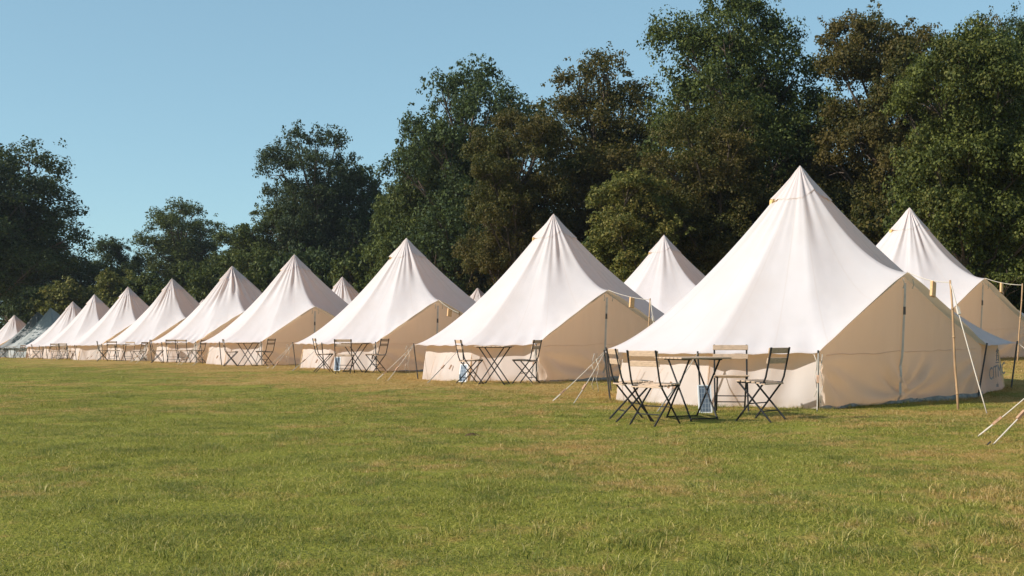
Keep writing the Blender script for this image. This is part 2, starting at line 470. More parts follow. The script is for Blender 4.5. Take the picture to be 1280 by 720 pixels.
def door_sheet(seed):
    """triangular gable with its skirt, in the plane between the two door feet"""
    a = Vector(CORN[3][1]).to_3d() * 0.965; b = Vector(CORN[5][1]).to_3d() * 0.968
    d = Vector(CORN[DI][1]).to_3d() - AX * 0.075
    n, m = 70, 46
    r = np.random.RandomState(seed)
    s = np.linspace(0, 1, n)[:, None]; v = np.linspace(0, 1, m)[None, :]
    sd_ = (d - a).dot((b - a)) / (b - a).length_squared
    hs = np.where(s < sd_, s / sd_, (1 - s) / (1 - sd_))
    top = EH - 0.01 + (DOORH - 0.07 - EH) * hs
    z = -0.14 + (top + 0.14) * v
    bulge = (d - (a + (b - a) * sd_))
    w = np.clip(z / DOORH, 0, 1) ** 0.8 * np.minimum(hs * 1.15, 1) ** 1.0
    x = a.x + (b.x - a.x) * s + bulge.x * w; y = a.y + (b.y - a.y) * s + bulge.y * w
    f = np.zeros((n, m))
    for q in range(7):
        f += r.uniform(0.2, 1) * np.sin(r.uniform(4, 16) * s + r.uniform(-5, 5) * v + r.uniform(0, 6))
    low = np.exp(-((z - 0.25) / 0.3) ** 2)
    f = f * 0.006
    for c0, sgn in ((0.0, 1), (1.0, -1), (0.46, -1), (0.54, 1)):      # creases fanning from the feet and the zip
        th = np.arctan2(z - (0.62 if c0 in (0.0, 1.0) else 0.1), (s - c0) * 3.6 * sgn + 1e-3)
        f += 0.055 * np.sin(th * 11 + r.uniform(0, 6)) * low * np.exp(-np.abs(s - c0) * 3.2) * np.minimum(1, np.abs(s - c0) * 12)
    f += 0.012 * np.exp(-((s - sd_) / 0.012) ** 2)
    x = x + AX.x * f; y = y + AX.y * f
    z = z + tilt(x, y)
    return np.stack([x, y, z], -1), sd_
def rope_pts(a, b, sag, n=7):
    a = Vector(a); b = Vector(b)
    return [a.lerp(b, i / (n - 1)) - Vector((0, 0, sag * 4 * (i / (n - 1)) * (1 - i / (n - 1)))) for i in range(n)]
def corner3(i, h=EH):
    x, y = CORN[i][1]
    return Vector((x, y, h + tilt(x, y)))
def guy(root, i, end, sag=0.03, slide=0.62, start_drop=0.0, name='guy_rope'):
    a = corner3(i) - Vector((0, 0, start_drop)); e = Vector((end[0], end[1], tilt(*end) - 0.02))
    pts = rope_pts(a, e, sag)
    mb = MB().tube(pts, 0.0062, 5)
    # the doubled return strand between slider and peg
    off = Vector((0.012, 0.02, 0.02))
    sp = a.lerp(e, slide) - Vector((0, 0, sag * 4 * slide * (1 - slide)))
    mb.tube([sp + off, (sp + e) / 2 + off * 0.8, e], 0.0048, 5)
    o = mb.build(name, M['rope'], root, True)
    dr = (e - a).normalized()
    rot = dr.to_track_quat('X', 'Z').to_matrix()
    MB().box(sp + Vector((0, 0, 0.008)), (0.105, 0.03, 0.022), rot).build('slider', M['slider'], o)
    pk = MB().tube([e + Vector((0, 0, 0.05)) + dr * 0.03, e - dr * 0.02 - Vector((0, 0, 0.12))], 0.007, 6)
    pk.tube([e + Vector((0, 0, 0.05)) + dr * 0.03, e + Vector((0, 0, 0.045)) - dr * 0.03], 0.006, 6).build('peg', M['pole'], o)
def make_tent(seed, detail=True):
    root = empty('bell_tent')
    r = random.Random(seed)
    V = roof_surface(seed)
    me = grid_mesh('roof', V, closed=True)
    link('roof', me, M['roof'], root)
    # cap over the vents: a second cone standing a little proud, its hem lifted over each vent
    Vc = roof_surface(seed, 0.0, 6 / 43, 7, 0.005, 1.0)
    n = Vc.shape[0]
    ang = np.arctan2(Vc[:, -1, 1], Vc[:, -1, 0])
    lift = np.zeros(n)
    for va, am in ((R(186), 1.0), (R(2), 0.55), (R(95), 1.0)):
        dd = np.abs((ang - va + PI) % (2 * PI) - PI)
        lift = np.maximum(lift, am * np.exp(-(dd / 0.26) ** 2))
    wgt = (np.linspace(0, 1, 7)[None, :] ** 2)
    nv = np.stack([np.cos(ang), np.sin(ang)], -1)
    Vc[:, :, 0] += nv[:, 0:1] * (0.002 + 0.040 * lift[:, None]) * wgt
    Vc[:, :, 1] += nv[:, 1:2] * (0.002 + 0.040 * lift[:, None]) * wgt
    Vc[:, :, 2] += 0.025 * lift[:, None] * wgt
    Vc[:, 0, :] = (0, 0, HP + 0.015); Vc[:, 1, 2] += 0.012
    cap = link('cap', grid_mesh('cap', Vc, closed=True), M['roof'], root)
    for va in (R(186),):
        i = int(np.argmin(np.abs((ang - va + PI) % (2 * PI) - PI)))
        p = Vector(Vc[i, -1]); w = Vector((-math.sin(va), math.cos(va), 0)); o = Vector((math.cos(va), math.sin(va), 0))
        mb = MB()
        mb.add([p + w * 0.075 - o * 0.012, p - w * 0.075 - o * 0.012, p - w * 0.05 - Vector((0, 0, 0.075)) + o * 0.0, p + w * 0.05 - Vector((0, 0, 0.075)) + o * 0.0,
                p + w * 0.075 - o * 0.09, p - w * 0.075 - o * 0.09, p - w * 0.05 - Vector((0, 0, 0.075)) - o * 0.08, p + w * 0.05 - Vector((0, 0, 0.075)) - o * 0.08],
               [(0, 1, 2, 3), (4, 7, 6, 5), (0, 4, 5, 1), (3, 2, 6, 7), (0, 3, 7, 4), (1, 5, 6, 2)])
        mb.build('vent', M['vent'], cap)
    nC = len(CORN)
    for i in range(nC):
        if i in (DI - 1, DI): continue
        link('wall', grid_mesh('wall', wall_strip(i, (i + 1) % nC, seed * 31 + i)), M['wall'], root)
    D, sd_ = door_sheet(seed)
    dr = link('door', grid_mesh('door', D), M['door'], root)
    k = int(round(sd_ * (D.shape[0] - 1)))
    zc = [Vector(D[k, j]) + AX * 0.006 for j in range(4, D.shape[1] - 2, 3)]
    w = Vector((0.777, 0.63, 0)) * 0.026
    mb = MB(); mb.add([p - w for p in zc] + [p + w for p in zc] + [p - w + AX * .006 for p in zc] + [p + w + AX * .006 for p in zc],
                      [(len(zc) * 2 + a, len(zc) * 3 + a, len(zc) * 3 + a + 1, len(zc) * 2 + a + 1) for a in range(len(zc) - 1)])
    mb.build('zip', M['seam'], dr)
    j = int(D.shape[1] * 0.74)
    p = Vector(D[k, j]) + AX * 0.016
    MB().box(p, (0.04, 0.014, 0.105), Matrix.Rotation(math.atan2(0.63, 0.777), 3, 'Z')).build('strap', M['strap'], dr)
    # horizontal seam and the mud strip along the foot of the door
    lo = []; hi = []
    for q in range(0, D.shape[0], 3):
        col = D[q]
        jj = int(np.argmin(np.abs(col[:, 2] - tilt(col[:, 0], col[:, 1]) - 0.70)))
        hi.append(Vector(col[jj]) + AX * 0.005)
        lo.append(Vector((col[2, 0], col[2, 1], tilt(col[2, 0], col[2, 1]))))
    hi = [p for p in hi]
    MB().tube(hi[1:-1], 0.006, 4).build('seam', M['door'], dr)
    mb = MB()
    mb.add([p + AX * 0.02 + Vector((0, 0, 0.055 + 0.012 * math.sin(q * 1.7))) for q, p in enumerate(lo)] + [p + AX * 0.05 - Vector((0, 0, 0.05)) for p in lo] + [p + AX * 0.12 - Vector((0, 0, 0.06)) for p in lo],
           [(a, a + 1, len(lo) + a + 1, len(lo) + a) for a in range(len(lo) - 1)] + [(len(lo) + a, len(lo) + a + 1, 2 * len(lo) + a + 1, 2 * len(lo) + a) for a in range(len(lo) - 1)])
    mb.build('mud_strip', M['sod'], root)
    # wall poles, black, one at each guyed corner
    for i in range(nC):
        if i == DI: continue
        c = corner3(i, EH + 0.03)
        x, y = CORN[i][1]
        f = 0.965 if i != 5 else 0.945
        e = Vector((x * f, y * f, tilt(x, y) - 0.08))
        if i == 5: e += Vector((-0.04, -0.13, 0))
        MB().tube([c, e], 0.013, 6).build('wall_pole', M['pole'], root)
    # guy ropes
    guy(root, 1, (-3.75, -0.62), 0.02, 0.72)
    guy(root, 1, (-3.45, -1.22), 0.02, 0.6, 0.02)
    guy(root, 2, (-2.55, -3.15), 0.02, 0.5)
    guy(root, 3, (-0.55, -3.15), 0.03, 0.4)
    guy(root, 6, (4.35, 0.15), 0.03, 0.5)
    guy(root, 7, (4.2, 3.2), 0.02, 0.6)
    guy(root, 8, (2.1, 4.6), 0.02, 0.6)
    guy(root, 9, (-0.5, 4.6), 0.02, 0.6)
    # slack tails knotted under the eave
    for i, dx in ((1, -0.16), (1, -0.10), (3, 0.03), (3, -0.04)):
        c = corner3(i, EH - 0.02) + Vector((dx, -0.03, 0))
        ln = r.uniform(0.45, 0.62)
        pts = [c + Vector((0.02 * math.sin(q * 1.9 + dx * 30), 0.01 * math.cos(q), -ln * q / 6)) for q in range(7)]
        MB().tube(pts, 0.0052, 5).build('rope_tail', M['rope'], root, True)
    # toggle tabs and a roll tie on the sunny wall
    def on_wall(i, j, s, z):
        a = Vector(CORN[i][1]).to_3d(); b = Vector(CORN[j][1]).to_3d()
        nrm = Vector((b.y - a.y, -(b.x - a.x), 0)).normalized()
        if nrm.dot((a + b) / 2) < 0: nrm = -nrm
        p = a.lerp(b, s) * (0.94 - 0.05 * z) + nrm * 0.03
        return Vector((p.x, p.y, z + tilt(p.x, p.y))), nrm
    p, nn = on_wall(1, 2, 0.62, 0.30)
    MB().box(p, (0.03, 0.02, 0.10), Matrix.Rotation(0.5, 3, 'Y')).build('toggle', M['slider'], root)
    for s0, s1, zt in ((0.20, 0.26, 0.50), (0.40, 0.52, 0.52)):
        p, nn = on_wall(1, 2, s0, 0.12); p2, _ = on_wall(1, 2, (s0 + s1) / 2, 0.38); p3, _ = on_wall(1, 2, s1, zt)
        MB().tube([p, p2, p3], 0.004, 4).build('seam', M['wall'], root, True)
    # ribbons under the gable apex
    for dx in (-0.10, 0.12):
        c = Vector((CORN[DI][1][0] + dx * 0.777, CORN[DI][1][1] + dx * 0.63, DOORH - 0.12 + tilt(*CORN[DI][1])))
        MB().tube([c, c + Vector((0.01, -0.01, -0.07)), c + Vector((-0.005, -0.005, -0.13))], 0.009, 4).build('ribbon', M['rope'], root)
    return root

TENTS = [  # peak pixel x, distance, peak pixel y, label
    ('t0', None, None, None, 'white bell tent just past the edge of the picture, only its guy ropes reaching in'),
    ('t1', 1000, 17.7, 208, 'largest nearest white bell tent with an open gable and printed emblem by the four chairs'),
    ('t2', 692, 25.5, 268, 'white bell tent second in the front row, table and two chairs before its wall'),
    ('t3', 508, 32.0, 298, 'white bell tent third in the front row, four chairs and a tag over its door'),
    ('t4', 368, 39.0, 318.4, 'white bell tent fourth in the front row with a bare table and two chairs'),
    ('t5', 290, 44.6, 333, 'wrinkled white bell tent fifth in the front row with crumpled roof side'),
    ('t6', 215, 53.3, 348.4, 'white bell tent sixth in the front row, door gable a thin tan sliver'),
    ('t7', 160, 60.4, 358, 'white bell tent seventh in the front row, gable a dark slit'),
    ('t8', 118, 68.0, 368, 'small distant white bell tent eighth in the front row'),
    ('t9', 91, 75.0, 377, 'farthest fully sunlit white bell tent beside the shaded tents'),
    ('t10', 63, 82.0, 385, 'bell tent in blue shade dappled with sun, right of the two shaded ones'),
    ('t11', 47, 88.0, 390, 'dark bell tent in tree shade, mostly hidden behind the dappled one'),
    ('t12', 18, 95.0, 394, 'last white bell tent at the far left end of the front row'),
    ('b1', 1137, 27.0, 260, 'white bell tent standing behind the nearest one at the right edge'),
    ('b2', 830, 35.0, 294, 'white bell tent in the back row seen in the gap beside the nearest tent'),
    ('b3', 428, 57.7, 346, 'white tent tip showing between the third and fourth front tents'),
    ('b4', 597, 68.0, 360, 'small white tent tip between the second and third front tents'),
    ('b5', 254, 80.0, 374, 'sliver of a white back tent behind the wrinkled tent'),
]
protos = [make_tent(k) for k in (11, 27, 43, 61, 78, 95)]
for p in protos: note_kids(p)
TP = {}
used = set()
for i, (key, px, y, py, lab) in enumerate(TENTS):
    pi = {'t1': 0, 't2': 1, 't3': 2, 't4': 5, 't5': 3, 't6': 4}.get(key, (i * 5 + 2) % 6)
    if pi in used: o = copy_tree(protos[pi])
    else: o = protos[pi]; used.add(pi)
    if px is None: x, y = 7.63, 9.36; pk = g1(x, y) + HP
    else: x = at(px, y); pk = CAMZ + (420 - py) * y / FPX
    g = g1(x, y)
    o.location = (x, y, g)
    rz = 0 if key in ('t0', 't1', 't2', 'b1') else random.Random(i).uniform(-0.06, 0.06)
    if key == 't5': rz = -0.08
    if key == 't0': rz = R(-35)
    o.rotation_euler = (0, 0, rz)
    sc = max(0.95, min(1.07, (pk - g) / HP))
    o.scale = (1, 1, sc)
    tag(o, lab, 'tent', 'bell tents on the meadow')
    TP[key] = (x, y, g, sc, o)

for key, nm, col in (('t10', 'shade_painted_canvas', (0.36, 0.375, 0.365)), ('t11', 'deep_shade_painted_canvas', (0.22, 0.23, 0.23))):
    mt = canvas(nm, col, (0.5, 0.5, 0.45), 0.12)  # white tents: tree shade painted in as a darker, bluer canvas colour
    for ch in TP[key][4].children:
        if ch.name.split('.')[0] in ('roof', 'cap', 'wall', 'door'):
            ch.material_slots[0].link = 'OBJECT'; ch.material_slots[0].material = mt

# printed emblem and lettering on the nearest tent's far wall
def flat_text(body, size):
    cu = bpy.data.curves.new('lettering', 'FONT'); cu.body = body; cu.size = size; cu.extrude = 0.0012; cu.align_x = 'CENTER'; cu.resolution_u = 2
    o = bpy.data.objects.new('lettering', cu)
    C.objects.link(o)
    dg = bpy.context.evaluated_depsgraph_get()
    me = bpy.data.meshes.new_from_object(o.evaluated_get(dg))
    C.objects.unlink(o); bpy.data.objects.remove(o)
    me.materials.clear()
    return me
root1 = TP['t1'][4]
a = Vector(CORN[5][1]).to_3d(); b = Vector(CORN[6][1]).to_3d()
dirw = (b - a).normalized(); nrmw = Vector((dirw.y, -dirw.x, 0))
pos = a.lerp(b, 0.60) * 0.943 + nrmw * 0.045
rotw = Matrix((dirw, Vector((0, 0, 1)), nrmw)).transposed().to_4x4()
tx = link('lettering', flat_text("CITMC", 0.27), M['print'], root1)
tx.matrix_local = Matrix.Translation((pos.x, pos.y, 0.24 + tilt(pos.x, pos.y))) @ rotw @ Matrix.Rotation(R(6), 4, 'Z')
tx2 = link('lettering', flat_text("olu", 0.10), M['print'], root1)
tx2.matrix_local = Matrix.Translation((pos.x, pos.y, 0.09 + tilt(pos.x, pos.y))) @ rotw
em = MB()
for (x0, y0, x1, y1) in ((-.10, .0, .10, .0), (-.06, .02, -.05, .12), (.06, .02, .05, .12), (-.08, .13, .08, .12), (-.05, .14, .0, .22), (.0, .22, .05, .14), (-.07, .19, -.01, .25), (.01, .24, .08, .2), (-.03, .05, .03, .05)):
    em.tube([(x0, y0, 0), (x1, y1, 0)], 0.007, 4)
e_ = em.build('emblem', M['print'], root1)
e_.matrix_local = Matrix.Translation((pos.x, pos.y, 0.46 + tilt(pos.x, pos.y))) @ rotw @ Matrix.Scale(0.85, 4)

# ------------------------------------------------------------------ wooden posts with a line and a hanging tag at the doors
def door_post(key, rel, top, tagf, lab_p, lab_t, rope_end=None, lean=(0, 0)):
    x, y, g, sc, o = TP[key]
    bx, by = x + rel[0], y + rel[1]
    bg_ = g1(bx, by)
    root = empty('door_post', (bx, by, bg_))
    tp = Vector((lean[0], lean[1], top))
    pts = [Vector((0, 0, -0.15)).lerp(tp, k / 5) + Vector((0.006 * math.sin(k * 2.1), 0, 0)) for k in range(6)]
    MB().tube(pts, [0.0165, .016, .0155, .0145, .014, .013], 8).build('post', M['bamboo'], root, True)
    mb = MB()
    for k in (1, 3, 4): mb.tube([pts[k] - Vector((0, 0, .012)), pts[k] + Vector((0, 0, .012))], 0.0178, 8)
    mb.build('knot_ring', M['bamboo'], root, True)
    ap = o.matrix_basis @ Vector((CORN[DI][1][0], CORN[DI][1][1], DOORH - 0.03 + tilt(*CORN[DI][1])))
    A = ap - Vector((bx, by, bg_)); B = tp - Vector((0, 0, 0.03))
    ln = rope_pts(A, B, 0.035)
    MB().tube(ln, 0.006, 5).build('line', M['rope'], root, True)
    if rope_end:
        ex, ey = x + rope_end[0], y + rope_end[1]
        E = Vector((ex - bx, ey - by, g1(ex, ey) - bg_ - 0.02))
        rp = MB().tube(rope_pts(B, E, 0.02), 0.008, 5).build('guy_rope', M['rope'], root, True)
        sp = B.lerp(E, 0.22)
        MB().box(sp, (0.10, 0.035, 0.025), (E - B).normalized().to_track_quat('X', 'Z').to_matrix()).build('slider', M['rope'], rp)
    tag(root, lab_p, 'post', 'wooden door posts')
    tpnt = A.lerp(B, tagf) - Vector((0, 0, 0.035 * 4 * tagf * (1 - tagf))) + Vector((bx, by, bg_))
    t_ = empty('number_tag', tpnt, math.atan2(0.63, 0.777) + 0.25)
    mb = MB(); w, h, d = 0.15, 0.19, 0.03
    rot = Matrix.Rotation(0.14, 3, 'Y')
    mb.box(rot @ Vector((0, 0, -h / 2 - 0.01)), (w, d, h), rot).build('board', M['tagwood'], t_)
    MB().tube([(-0.02, 0, 0.006), (0, 0.01, -0.02), (0.02, 0, 0.006)], 0.005, 5).build('loop', M['rope'], t_)
    tag(t_, lab_t, 'tag', 'wooden tags hung on door lines')
door_post('t1', (1.26, -2.9), 1.60, 0.62, 'tall thin wooden post with a white guy rope before the nearest tent door', 'pale wooden tag on the line between the nearest gable and its post', (1.33, -3.62), (-0.10, 0))
door_post('t2', (1.62, -2.75), 1.62, 0.58, 'leaning wooden post half hidden behind the slope of the nearest tent', 'wooden tag hanging by the gable of the second tent', (1.9, -3.3), (0.12, 0))
door_post('t3', (1.5, -2.6), 1.5, 0.55, 'wooden post at the door of the third front tent', 'wooden tag hanging by the gable of the third front tent', None, (0.03, 0))
door_post('b1', (1.36, -2.5), 1.60, 0.45, 'wooden post at the right edge of the picture beside the rear tent', 'orange wooden tag on the line at the rear right tent', None, (0.12, 0))

# ------------------------------------------------------------------ folding chairs and tables
def slat_mesh(name, lx, ly, lz):
    return MB().box((0, 0, 0), (lx, ly, lz)).mesh(name)
def bev(me):
    import bmesh
    bm = bmesh.new(); bm.from_mesh(me)
    bmesh.ops.bevel(bm, geom=list(bm.edges), offset=0.003, segments=1, affect='EDGES')
    bm.to_mesh(me); bm.free(); return me
def make_chair():
    root = empty('folding_chair')
    W2 = 0.195
    sm = bev(slat_mesh('seat_slat', 0.41, 0.046, 0.016))
    for k in range(6):
        o = link('seat_slat', sm, M['slat'], root); o.location = (0, 0.165 - k * 0.062, 0.452 - 0.0012 * k * k)
    bm_ = bev(slat_mesh('back_slat', 0.425, 0.016, 0.062))
    for z, y in ((0.785, -0.222), (0.675, -0.203)):
        o = link('back_slat', bm_, M['slat'], root); o.location = (0, y, z); o.rotation_euler = (0.17, 0, 0)
    for s in (-1, 1):
        MB().tube([(s * W2, 0.20, 0), (s * W2, -0.145, 0.43), (s * W2, -0.175, 0.50), (s * W2, -0.245, 0.82)], 0.0105, 6).build('back_post', M['metal'], root)
        MB().tube([(s * (W2 - 0.025), 0.175, 0.435), (s * (W2 - 0.025), -0.235, 0)], 0.0105, 6).build('leg', M['metal'], root)
        MB().tube([(s * (W2 - 0.012), 0.185, 0.436), (s * (W2 - 0.012), -0.165, 0.436)], 0.009, 6).build('seat_rail', M['metal'], root)
    for y, z, w in ((-0.115, 0.125, W2 - 0.025), (0.035, 0.205, W2)):
        MB().tube([(-w, y, z), (w, y, z)], 0.007, 6).build('crossbar', M['metal'], root)
    return root
def make_table():
    root = empty('folding_table')
    sm = bev(slat_mesh('top_slat', 0.66, 0.072, 0.018))
    for k in range(7):
        o = link('top_slat', sm, M['slat'], root); o.location = (0, (k - 3) * 0.0835, 0.705)
    for s in (-1, 1):
        MB().tube([(s * 0.20, -0.28, 0.690), (s * 0.20, 0.28, 0.690)], 0.010, 6).build('top_rail', M['metal'], root)
        MB().tube([(s * 0.20, -0.24, 0.685), (s * 0.20, 0.25, 0)], 0.011, 6).build('leg', M['metal'], root)
        MB().tube([(s * 0.175, 0.24, 0.685), (s * 0.175, -0.25, 0)], 0.011, 6).build('leg', M['metal'], root)
    for y, w in ((0.235, 0.20), (-0.235, 0.175)):
        MB().tube([(-w, y, 0.03), (w, y, 0.03)], 0.008, 6).build('crossbar', M['metal'], root)
    return root
def make_solar():
    root = empty('solar_panel')
    w, h = 0.16, 0.34
    mb = MB()
    for sx in (-1, 1): mb.box((sx * (w / 2 - 0.006), 0, h / 2), (0.016, 0.018, h))
    for z in (0.006, h - 0.006): mb.box((0, 0.001, z), (w - 0.028, 0.0175, 0.014))
    mb.build('frame', M['alu'], root)
    MB().box((0, 0.0, h / 2), (w - 0.03, 0.010, h - 0.03)).build('cells', M['solar'], root)
    MB().tube([(0, 0.004, h * 0.8), (0, 0.16, 0.0)], 0.008, 5).build('stand', M['pole'], root)
    return root
chair0, table0, solar0 = make_chair(), make_table(), make_solar()
for p in (chair0, table0, solar0): note_kids(p)
first = {'chair': chair0, 'table': table0, 'solar': solar0}
def put(what, px, y, facing, lab, group, extra_rot=0):
    """facing: degrees, 0 looks away from the camera, 90 looks left, -90 looks right"""
    src = {'chair': chair0, 'table': table0, 'solar': solar0}[what]
    if first.get(what): o = first.pop(what)
    else: o = copy_tree(src)
    x = at(px, y)
    o.location = (x, y, g1(x, y) - (0.012 if what != 'solar' else 0.0))
    o.rotation_euler = (0, 0, R(facing))
    tag(o, lab, {'chair': 'chair', 'table': 'table', 'solar': 'solar panel'}[what], group)
    return o
def depth_of(px, py):
    """distance at which the ground shows at this pixel row"""
    y = 6.0
    for k in range(60):
        y2 = FPX * (CAMZ - g1(at(px, y), y)) / (py - 420)
        y = y * 0.5 + y2 * 0.5
    return y
GC, GT, GS = 'folding chairs set out by the tents', 'folding tables set out by the tents', 'small solar panels by the tents'
sets = [
 ('chair', 790, 13.5, -80, 'leftmost pale slatted folding chair at the nearest tent, facing the table'),
 ('chair', 819, 13.1, -45, 'folding chair at the nearest tent seen from behind, just left of the table'),
 ('table', 866, 13.6, 24, 'slatted folding table with crossed black legs by the nearest tent'),
 ('chair', 914, 14.5, 172, 'folding chair behind the nearest table, back to the tent wall, facing out'),
 ('chair', 951, 13.2, 48, 'folding chair right of the nearest table, turned left'),
 ('solar', 882, 14.35, 5, 'small upright solar panel with white frame beside the nearest table'),
 ('chair', 588, 22.2, -72, 'folding chair left of the bare table at the second tent'),
 ('table', 618, 22.0, 74, 'folding table with wide crossed legs at the second tent'),
 ('chair', 657, 22.2, 68, 'folding chair right of the bare table at the second tent'),
 ('solar', 578, 22.9, -28, 'small blue solar panel leaning behind the left chair of the second tent'),
 ('chair', 405, 28.7, -72, 'leftmost folding chair at the third tent, facing right'),
 ('chair', 431, 28.2, -4, 'folding chair at the third tent with its back to the camera'),
 ('table', 444, 28.9, 78, 'folding table among the four chairs of the third tent'),
 ('chair', 458, 30.2, 176, 'pale folding chair facing out from the wall of the third tent'),
 ('chair', 470, 28.5, 68, 'rightmost folding chair at the third tent, facing left'),
 ('solar', 421, 29.3, -14, 'small blue solar panel between two chairs of the third tent'),
 ('chair', 289, 35.6, -72, 'folding chair left of the table at the fourth tent'),
 ('table', 310, 35.4, 76, 'folding table at the fourth tent'),
 ('chair', 331, 35.5, 68, 'folding chair right of the table at the fourth tent'),
 ('chair', 197, 41.0, -80, 'folding chair standing apart left of the fifth tent set, facing right'),
 ('chair', 216, 42.3, 6, 'left of two folding chairs seen from behind at the fifth tent'),
 ('chair', 229, 41.6, -6, 'right of two folding chairs seen from behind at the fifth tent'),
 ('table', 232, 43.0, 20, 'folding table behind the chairs of the fifth tent'),
 ('chair', 247, 41.8, 78, 'rightmost folding chair of the fifth tent beside a wall pole'),
 ('solar', 216, 43.3, -20, 'small solar panel against the wall of the fifth tent'),
 ('chair', 129, 48.5, -74, 'leftmost folding chair at the sixth tent, facing right'),
 ('chair', 142, 49.0, 0, 'folding chair at the sixth tent seen from behind'),
 ('chair', 160, 50.5, 174, 'folding chair at the sixth tent facing the camera'),
 ('table', 150, 49.8, 30, 'folding table among the chairs of the sixth tent'),
 ('chair', 175, 49.2, 70, 'rightmost folding chair at the sixth tent, facing left'),
 ('chair', 70, 59.5, 4, 'left chair of a pair with backs to the camera at the eighth tent'),
 ('chair', 81, 59.5, -3, 'right chair of a pair with backs to the camera at the eighth tent'),
 ('chair', 94, 59.5, 75, 'folding chair facing left beside the pair at the eighth tent'),
 ('table', 77, 61.0, 0, 'folding table behind the pair of chairs at the eighth tent'),
 ('table', 58, 66.5, 15, 'small distant folding table at the ninth tent'),
 ('chair', 45, 66.5, -75, 'far folding chair left of the table at the ninth tent'),
 ('chair', 57, 68.0, 175, 'far folding chair behind the table at the ninth tent'),
 ('table', 14, 74.0, 10, 'folding table in shade before the dappled tent'),
 ('chair', 4, 74.0, -75, 'shaded folding chair at the left picture edge'),
 ('chair', 25, 74.0, 70, 'shaded folding chair right of the dark table'),
]
for w_, px, y, fc, lab in sets:
    o = put(w_, px, y, fc, lab, {'chair': GC, 'table': GT, 'solar': GS}[w_])
    if w_ == 'solar': o.rotation_euler = (R(-12), 0, R(fc))

# ------------------------------------------------------------------ trees
def leaf_cloud(rs, centres, radii, counts, size, flat=0.75, outward=None):
    tot = int(sum(counts))
    ci = np.repeat(np.arange(len(centres)), counts)
    d = rs.normal(size=(tot, 3)); d /= np.linalg.norm(d, axis=1)[:, None]
    rr = rs.uniform(0, 1, tot) ** 0.42
    # ragged clumps: stretch by a per-clump random shape
    sh = rs.uniform(0.75, 1.3, (len(centres), 3)); sh[:, 2] *= flat
    c = centres[ci] + d * (rr * radii[ci])[:, None] * sh[ci]
    nrm = rs.normal(size=(tot, 3)) * 0.55 + d * 0.95 + np.array([0, 0, 0.45])
    nrm /= np.linalg.norm(nrm, axis=1)[:, None]
    tq = np.cross(nrm, rs.normal(size=(tot, 3))); tq /= np.linalg.norm(tq, axis=1)[:, None]
    b = np.cross(nrm, tq)
    s = size * rs.uniform(0.6, 1.35, tot)[:, None]
    bend = nrm * s * rs.uniform(-0.15, 0.15, tot)[:, None]
    v = np.stack([c - tq * s * 0.55, c + b * s * 0.36 + bend, c + tq * s * 0.60, c - b * s * 0.36 + bend], 1)
    return v
